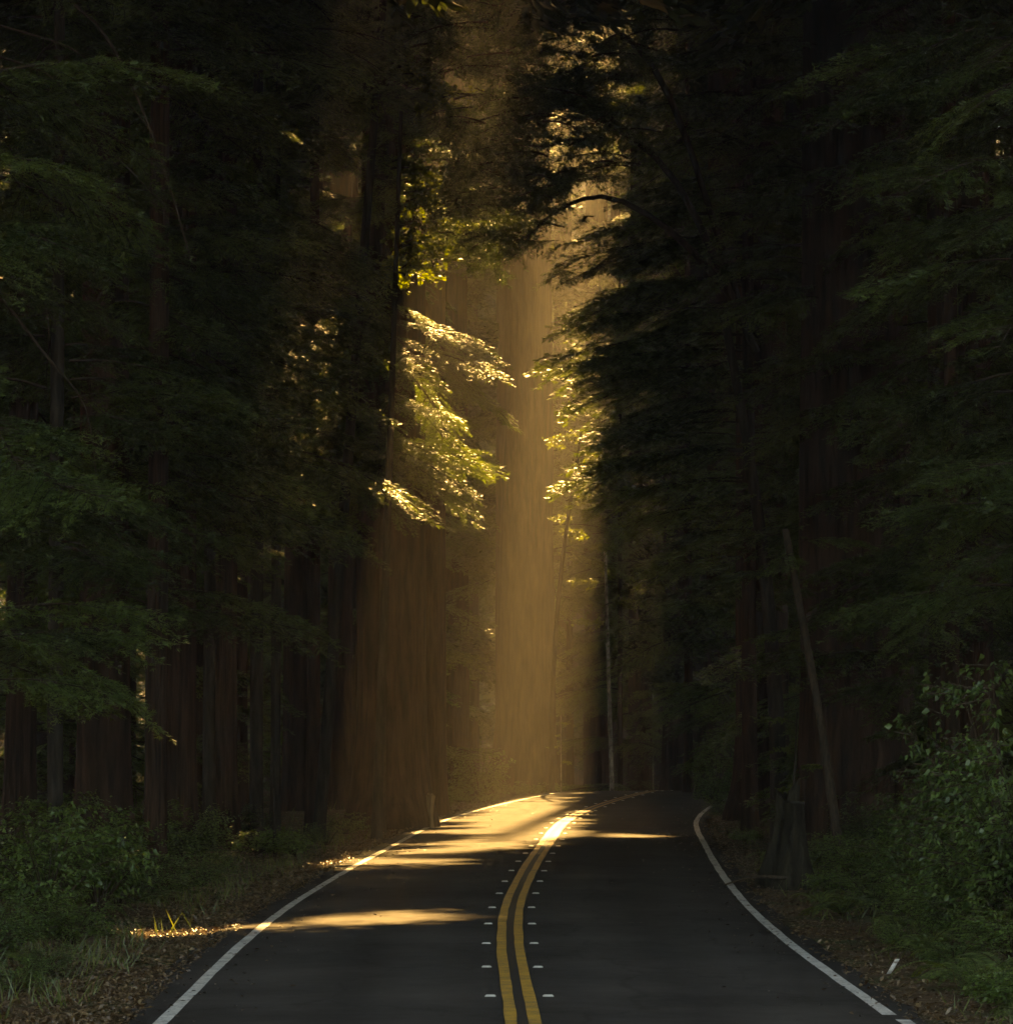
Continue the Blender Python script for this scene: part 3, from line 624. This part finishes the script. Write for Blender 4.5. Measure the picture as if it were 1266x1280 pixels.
# right bank
GR, GL = 'shrubs on the right bank', 'shrubs along the left verge'
shrub(gp(1262, 46), 46, 1.25, 3, 'tall bright green bush rising at the right bank', sz=2.25)
shrub(gp(1225, 45), 45, .9, 0, 'dense bush crowding the foot of the tall bright one', sz=1.5)
shrub(gp(1285, 43), 43, 1.0, 3, 'tall leafy bush behind the white strip at the bank top', sz=1.7)
shrub(gp(1190, 50), 50, .85, 0, 'green bush leaning out below the tall bright one', sz=1.75)
shrub(gp(1245, 44), 44, .7, 2, 'broad leaved bush at the foot of the tall bright one', sz=1.1)
for i, (px, d, s, k) in enumerate(((1070, 61, .75, 1), (1120, 57, .8, 0), (1180, 55, .85, 1), (1230, 50, .7, 2), (1040, 66, .6, 0), (1090, 52, .55, 1), (1150, 48, .6, 0), (1200, 44, .6, 1), (1262, 40, .6, 0), (1040, 58, .4, 2), (1130, 44, .4, 1), (1190, 40, .4, 0), (1240, 36.5, .42, 1), (1275, 35, .5, 2),
                                   (1230, 62, 1.1, 3), (1160, 66, 1.0, 0), (1100, 70, .9, 1))):
    shrub(gp(px, d), d, s, k, 'leafy green shrub among the ferns on the right bank', GR)
shrub(gp(896, 105), 105, .75, 3, 'dark upright bush at the outside of the right bend', sz=1.25)
shrub(gp(905, 101), 101, .5, 1, 'low dark bush before the upright one at the right bend')
shrub(gp(930, 82), 82, .35, 2, 'small yellow green plant beside the mossy stump on the verge')
shrub(gp(985, 63), 63, .45, 1, 'low bush growing against the mossy stump')
# left verge
shrub(gp(60, 48), 48, 1.0, 0, 'tall layered bush with broad green leaves at the left verge', sz=1.4)
shrub(gp(125, 50), 50, .7, 2, 'layered bush reaching its leaves toward the black trunks', sz=1.6)
shrub(gp(320, 72), 72, .75, 2, 'low bush at the left verge with one side catching sun', sz=.62)
shrub(gp(370, 73.5), 73.5, .45, 2, 'sunlit end of the low bush beside the gold verge', sz=.7)
for i, (px, d, s, k) in enumerate(((20, 44, .7, 1), (90, 44.5, .6, 0), (150, 52, .7, 1), (200, 56, .7, 0), (250, 60, .6, 1), (-10, 40, .6, 0), (60, 39.5, .35, 1), (20, 37, .35, 0), (230, 66, .8, 3), (160, 62, .9, 0), (90, 58, 1., 3), (20, 54, 1.1, 0), (410, 80, .5, 1), (430, 86, .5, 0), (290, 80, .8, 1))):
    shrub(gp(px, d), d, s, k, 'dim green shrub in the left verge thicket', GL)
shrub(gp(600, 122), 122, .95, 3, 'tall hazy bush glowing in the foot of the light shaft', sz=1.2)
for (px, d, s, k) in ((575, 118, .5, 1), (640, 127, .5, 0), (610, 117, .45, 1), (665, 131, .45, 2), (560, 122, .7, 0), (700, 137, .35, 0)):
    shrub(gp(px, d), d, s, k, 'low bush at the road edge around the foot of the light shaft', 'bushes at the foot of the light shaft')
# small broadleaf sapling and leaning stem by the stump
HS, ax = tree('leaning_tree', 1056, 66, 'thin brown stem leaning left out of the right bank shrubs', 0.095, 0.06, 5.6, lean=(-.95, .4), curve=.05, mat=M_twig, flare=.15, seg=14)
boughs(HS, ax, [4.6, 4.9, 5.2, 5.4, 5.5], sc=(.3, .45))
SP, ax = tree('sapling', 985, 70, 'small broad leaved sapling with pale leaves left of the leaning stem', 0.03, 0.012, 2.6, lean=(.15, 0), mat=M_grey, flare=.1, seg=8)
for z in (1.2, 1.6, 1.9, 2.2, 2.4): put_branch(SP, random.choice(MAPLE), 2.0, ax(z), U(1.8, 6), .2, U(.2, .34), check=False)
SD, ax = tree('sapling', 701, 134, 'thin pale sapling stem at the left road edge by the crest', 0.025, 0.012, 2.6, mat=M_pale, flare=.1, seg=8)
for z in (1.0, 1.5, 1.9, 2.3): put_branch(SD, random.choice(MAPLE), 2.0, ax(z), U(0, 6), .1, U(.15, .25), check=False)
# dead post-like sapling in the left bush
DS, ax = tree('dead_sapling', 346, 72, 'thin dead stem standing up out of the low left bush', 0.035, 0.025, 1.25, lean=(-.05, 0), mat=M_grey, flare=.1, seg=8)

# ferns: arching fronds in a rosette
def frond_mesh(L, n):
    m = MB(); q = np.linspace(0, 1, 10); ax = lambda t: np.stack([L * (t - .12 * t * t), 0 * t, L * (.75 * t - .85 * t * t)], -1)
    m.tube(ax(q), .005 * (1.1 - q), 3, 0)
    t = np.repeat(np.linspace(.1, 1, n), 2); sg = np.tile([1, -1], n); b = ax(t)
    T = np.stack([1 - .24 * t, 0 * t, .75 - 1.7 * t], -1); T /= np.linalg.norm(T, axis=1)[:, None]
    D = T * .35 + np.stack([0 * t, sg, -.15 + 0 * t], -1); N = np.cross(T, np.tile([[0, 1., 0]], (len(t), 1))) * -1
    m.blades(b, D, N + rng.normal(0, .15, N.shape), L * .17 * np.sin(np.pi * np.clip(t * .8 + .17, 0, 1)) + .01, L * .042, 1, .35)
    return m.mesh('frond', [M_twig, M_fern])
FR = [frond_mesh(.75, 22), frond_mesh(.9, 26), frond_mesh(.6, 20)]
def fern(x, y, s, label, group, nf=11):
    r = thing('fern', (x, y, gzf(x, y) - .02), label, 'fern', group)
    for i in range(nf): link('frond', FR[i % 3], r, (0, 0, .02), (U(-.15, .15), U(-.45, .15), i * 2 * PI / nf + U(-.25, .25)), s * U(.75, 1.1))
for i in range(78):
    d = 34 + 40 * random.random() ** 1.3; e = float(rc(d)) + HW; x = e + U(.75, 4.0)
    fern(x, d, U(.6, 1.15), 'sword fern arching on the right bank above the needle covered verge', 'ferns on the right bank')
for i in range(26):
    d = 35 + 32 * random.random() ** 1.2; x = float(rc(d)) - HW - U(1.5, 4.0)
    fern(x, d, U(.5, .9), 'sword fern in the left verge beside the fallen leaves', 'ferns in the left verge')

# grass, fallen leaves
m = MB(); n = 9000
d = 33 + 90 * rng.uniform(0, 1, n) ** 1.6; sd = np.where(rng.uniform(size=n) < .62, -1, 1)
off = HW + .35 + rng.gamma(2.0, .75, n); cl = vnoise(d * .8, off * 2 + sd * 9, 8); ok = cl > .42; d, sd, off = d[ok], sd[ok], off[ok]; n = len(d)
x = rc(d) + sd * off; P = np.stack([x, d, gz(x, d) - .01], -1); D = rand_unit(n) * [.7, .7, 0] + [0, 0, 1.]
m.blades(P, D, rand_unit(n), rng.uniform(.10, .38, n), rng.uniform(.008, .016, n), 0, .3)
tag(link('grass', m.mesh('grass', [M_grass])), 'thin tufts of grass along both road verges', 'grass', kind='stuff')
m = MB(); n = 42000
d = 32 + 85 * rng.uniform(0, 1, n) ** 1.5; sd = np.where(rng.uniform(size=n) < .80, -1, 1); off = HW - .18 + rng.gamma(1.5, .85, n)
x = rc(d) + sd * off; P = np.stack([x, d, np.maximum(gz(x, d), rz(d) * (off < HW) + (-9) * (off >= HW)) + rng.uniform(.004, .03, n)], -1)
D = rand_unit(n) * [1, 1, .35]; m.blades(P, D, np.array([0, 0, 1.]) + rng.normal(0, .35, (n, 3)), rng.uniform(.03, .09, n), rng.uniform(.012, .045, n), 0, .5, .15)
n = 1600; d = 32 + 60 * rng.uniform(0, 1, n) ** 1.5; off = HW - .1 + rng.gamma(1.5, .8, n); x = rc(d) + off * np.where(rng.uniform(size=n) < .6, -1, 1)
m.blades(np.stack([x, d, gz(x, d) + .02], -1), rand_unit(n) * [1, 1, .15], np.array([0, 0, 1.]) + rng.normal(0, .2, (n, 3)), rng.uniform(.12, .45, n), .009, 0)
tag(link('fallen_leaves', m.mesh('fallen_leaves', [M_litter])), 'brown fallen leaves and needles strewn over the road verges', 'leaves', kind='stuff')
m = MB(); n = 700                                        # strays blown on to the paving
d = 32 + 80 * rng.uniform(0, 1, n); off = (HW - .25 - rng.gamma(1.0, .35, n)) * np.where(rng.uniform(size=n) < .55, -1, 1); x = rc(d) + off
P = np.stack([x, d, rz(d) + .035 * (1 - (off / HW) ** 2) + .012], -1); D = rand_unit(n) * [1, 1, .2]
m.blades(P, D, np.array([0, 0, 1.]) + rng.normal(0, .2, (n, 3)), rng.uniform(.03, .08, n), rng.uniform(.01, .04, n), 0, .5, .15)
tag(link('stray_leaves', m.mesh('stray_leaves', [M_litter])), 'few dry leaves scattered along the edges of the paving', 'leaves', kind='stuff')

# ------------------------------------------------------------------ small things
# mossy stump by the right verge, with a leaning split top
x, d = ground(975, 1106); mS = trunk_mesh('stump', .30, .17, 1.25, M_rot, .75, (.16, .1), 0, 44, 22, .16, 61)
r = thing('tree_stump', (x, d, gzf(x, d)), 'dark rough stump leaning at the right verge', 'stump')
link('trunk', mS, r)
m = MB(); m.tube([(.16, .05, 1.0), (.2, .1, 1.4), (.29, .14, 1.62)], [.13, .09, .01], 7); link('splinter', m.mesh('splinter', [M_rot]), r)
m = MB(); m.tube([(.02, .02, 1.0), (-.02, .04, 1.3), (-.06, .06, 1.42)], [.10, .07, .01], 6); link('splinter', m.mesh('splinter', [M_rot]), r)
# fallen stick reaching over the edge line
x, d = ground(905, 1108); r = thing('fallen_stick', (x, d, 0), 'crooked fallen stick lying across the white edge line by the stump', 'stick')
m = MB(); m.tube([(0, 0, .03), (.18, .05, .09), (.38, .02, .14), (.62, .1, .15), (.95, .15, .12)], [.012, .018, .022, .026, .03], 7); link('stem', m.mesh('stem', [M_twig], True), r)
for (p, q) in (((.25, .03, .11), (.34, .02, .27)), ((.5, .06, .15), (.42, .1, .26))):
    m = MB(); m.tube([p, q], [.010, .004], 5); link('side_twig', m.mesh('side_twig', [M_twig], True), r)
# white strip among the ferns
x, d = ground(1107, 1206); x = gp(1107, 39.5); r = thing('white_strip', (x, 39.5, gzf(x, 39.5)), 'small white weathered strip tilted among the right verge ferns', 'strip')
m = MB(); w_, t_ = .022, .006
def tilted(z0, z1, dx): return [(-w_ + dx * z0, -t_, z0), (w_ + dx * z0, -t_, z0), (w_ + dx * z0, t_, z0), (-w_ + dx * z0, t_, z0), (-w_ + dx * z1, -t_, z1), (w_ + dx * z1, -t_, z1), (w_ + dx * z1, t_, z1), (-w_ + dx * z1, t_, z1)]
m.add(tilted(.02, .125, .6), [(0, 1, 5, 4), (1, 2, 6, 5), (2, 3, 7, 6), (3, 0, 4, 7), (4, 5, 6, 7), (0, 3, 2, 1)]); link('slat', m.mesh('slat', [M_scrap]), r)
m = MB(); m.add(tilted(.13, .165, .6), [(0, 1, 5, 4), (1, 2, 6, 5), (2, 3, 7, 6), (3, 0, 4, 7), (4, 5, 6, 7), (0, 3, 2, 1)]); link('cap', m.mesh('cap', [M_scrap]), r)
# pale broken stub at the foot of the furrowed redwood
x, d = gp(539, 89.2), 89.2; r = thing('broken_stub', (x, d, gzf(x, d)), 'pale broken wooden stub standing at the foot of the furrowed redwood', 'stub')
m = MB(); m.tube([(.06, 0, -.1), (.03, 0, .25), (-.01, 0, .55), (-.02, 0, .82), (0, 0, 1.02)], [.05, .05, .06, .085, .10], 9); link('stem', m.mesh('stem', [M_wood], True), r)
m = MB(); m.tube([(-.02, 0, 1.0), (-.02, .02, 1.06)], [.10, .06], 9); link('broken_top', m.mesh('broken_top', [M_wood]), r)

# ------------------------------------------------------------------ haze
m = MB(); X0, X1, Y0, Y1, Z0, Z1 = -440, 440, -440, 440, -12, 128
m.add([(X0, Y0, Z0), (X1, Y0, Z0), (X1, Y1, Z0), (X0, Y1, Z0), (X0, Y0, Z1), (X1, Y0, Z1), (X1, Y1, Z1), (X0, Y1, Z1)],
      [(0, 3, 2, 1), (4, 5, 6, 7), (0, 1, 5, 4), (1, 2, 6, 5), (2, 3, 7, 6), (3, 0, 4, 7)])
hm, hn, hl, hp, ho = new_mat('haze_air'); hn.remove(hp)
pv = hn.new('ShaderNodeVolumePrincipled'); pv.inputs['Color'].default_value = (0.95, 0.93, 0.90, 1); pv.inputs['Density'].default_value = HAZE; pv.inputs['Anisotropy'].default_value = 0.7
hl.new(pv.outputs[0], ho.inputs['Volume'])
tag(link('haze', m.mesh('haze', [hm])), 'thin sunlit haze hanging in the forest air', 'haze', kind='stuff')
print('objects', len(bpy.data.objects), 'tris', sum(len(me.polygons) * 2 for me in bpy.data.meshes))
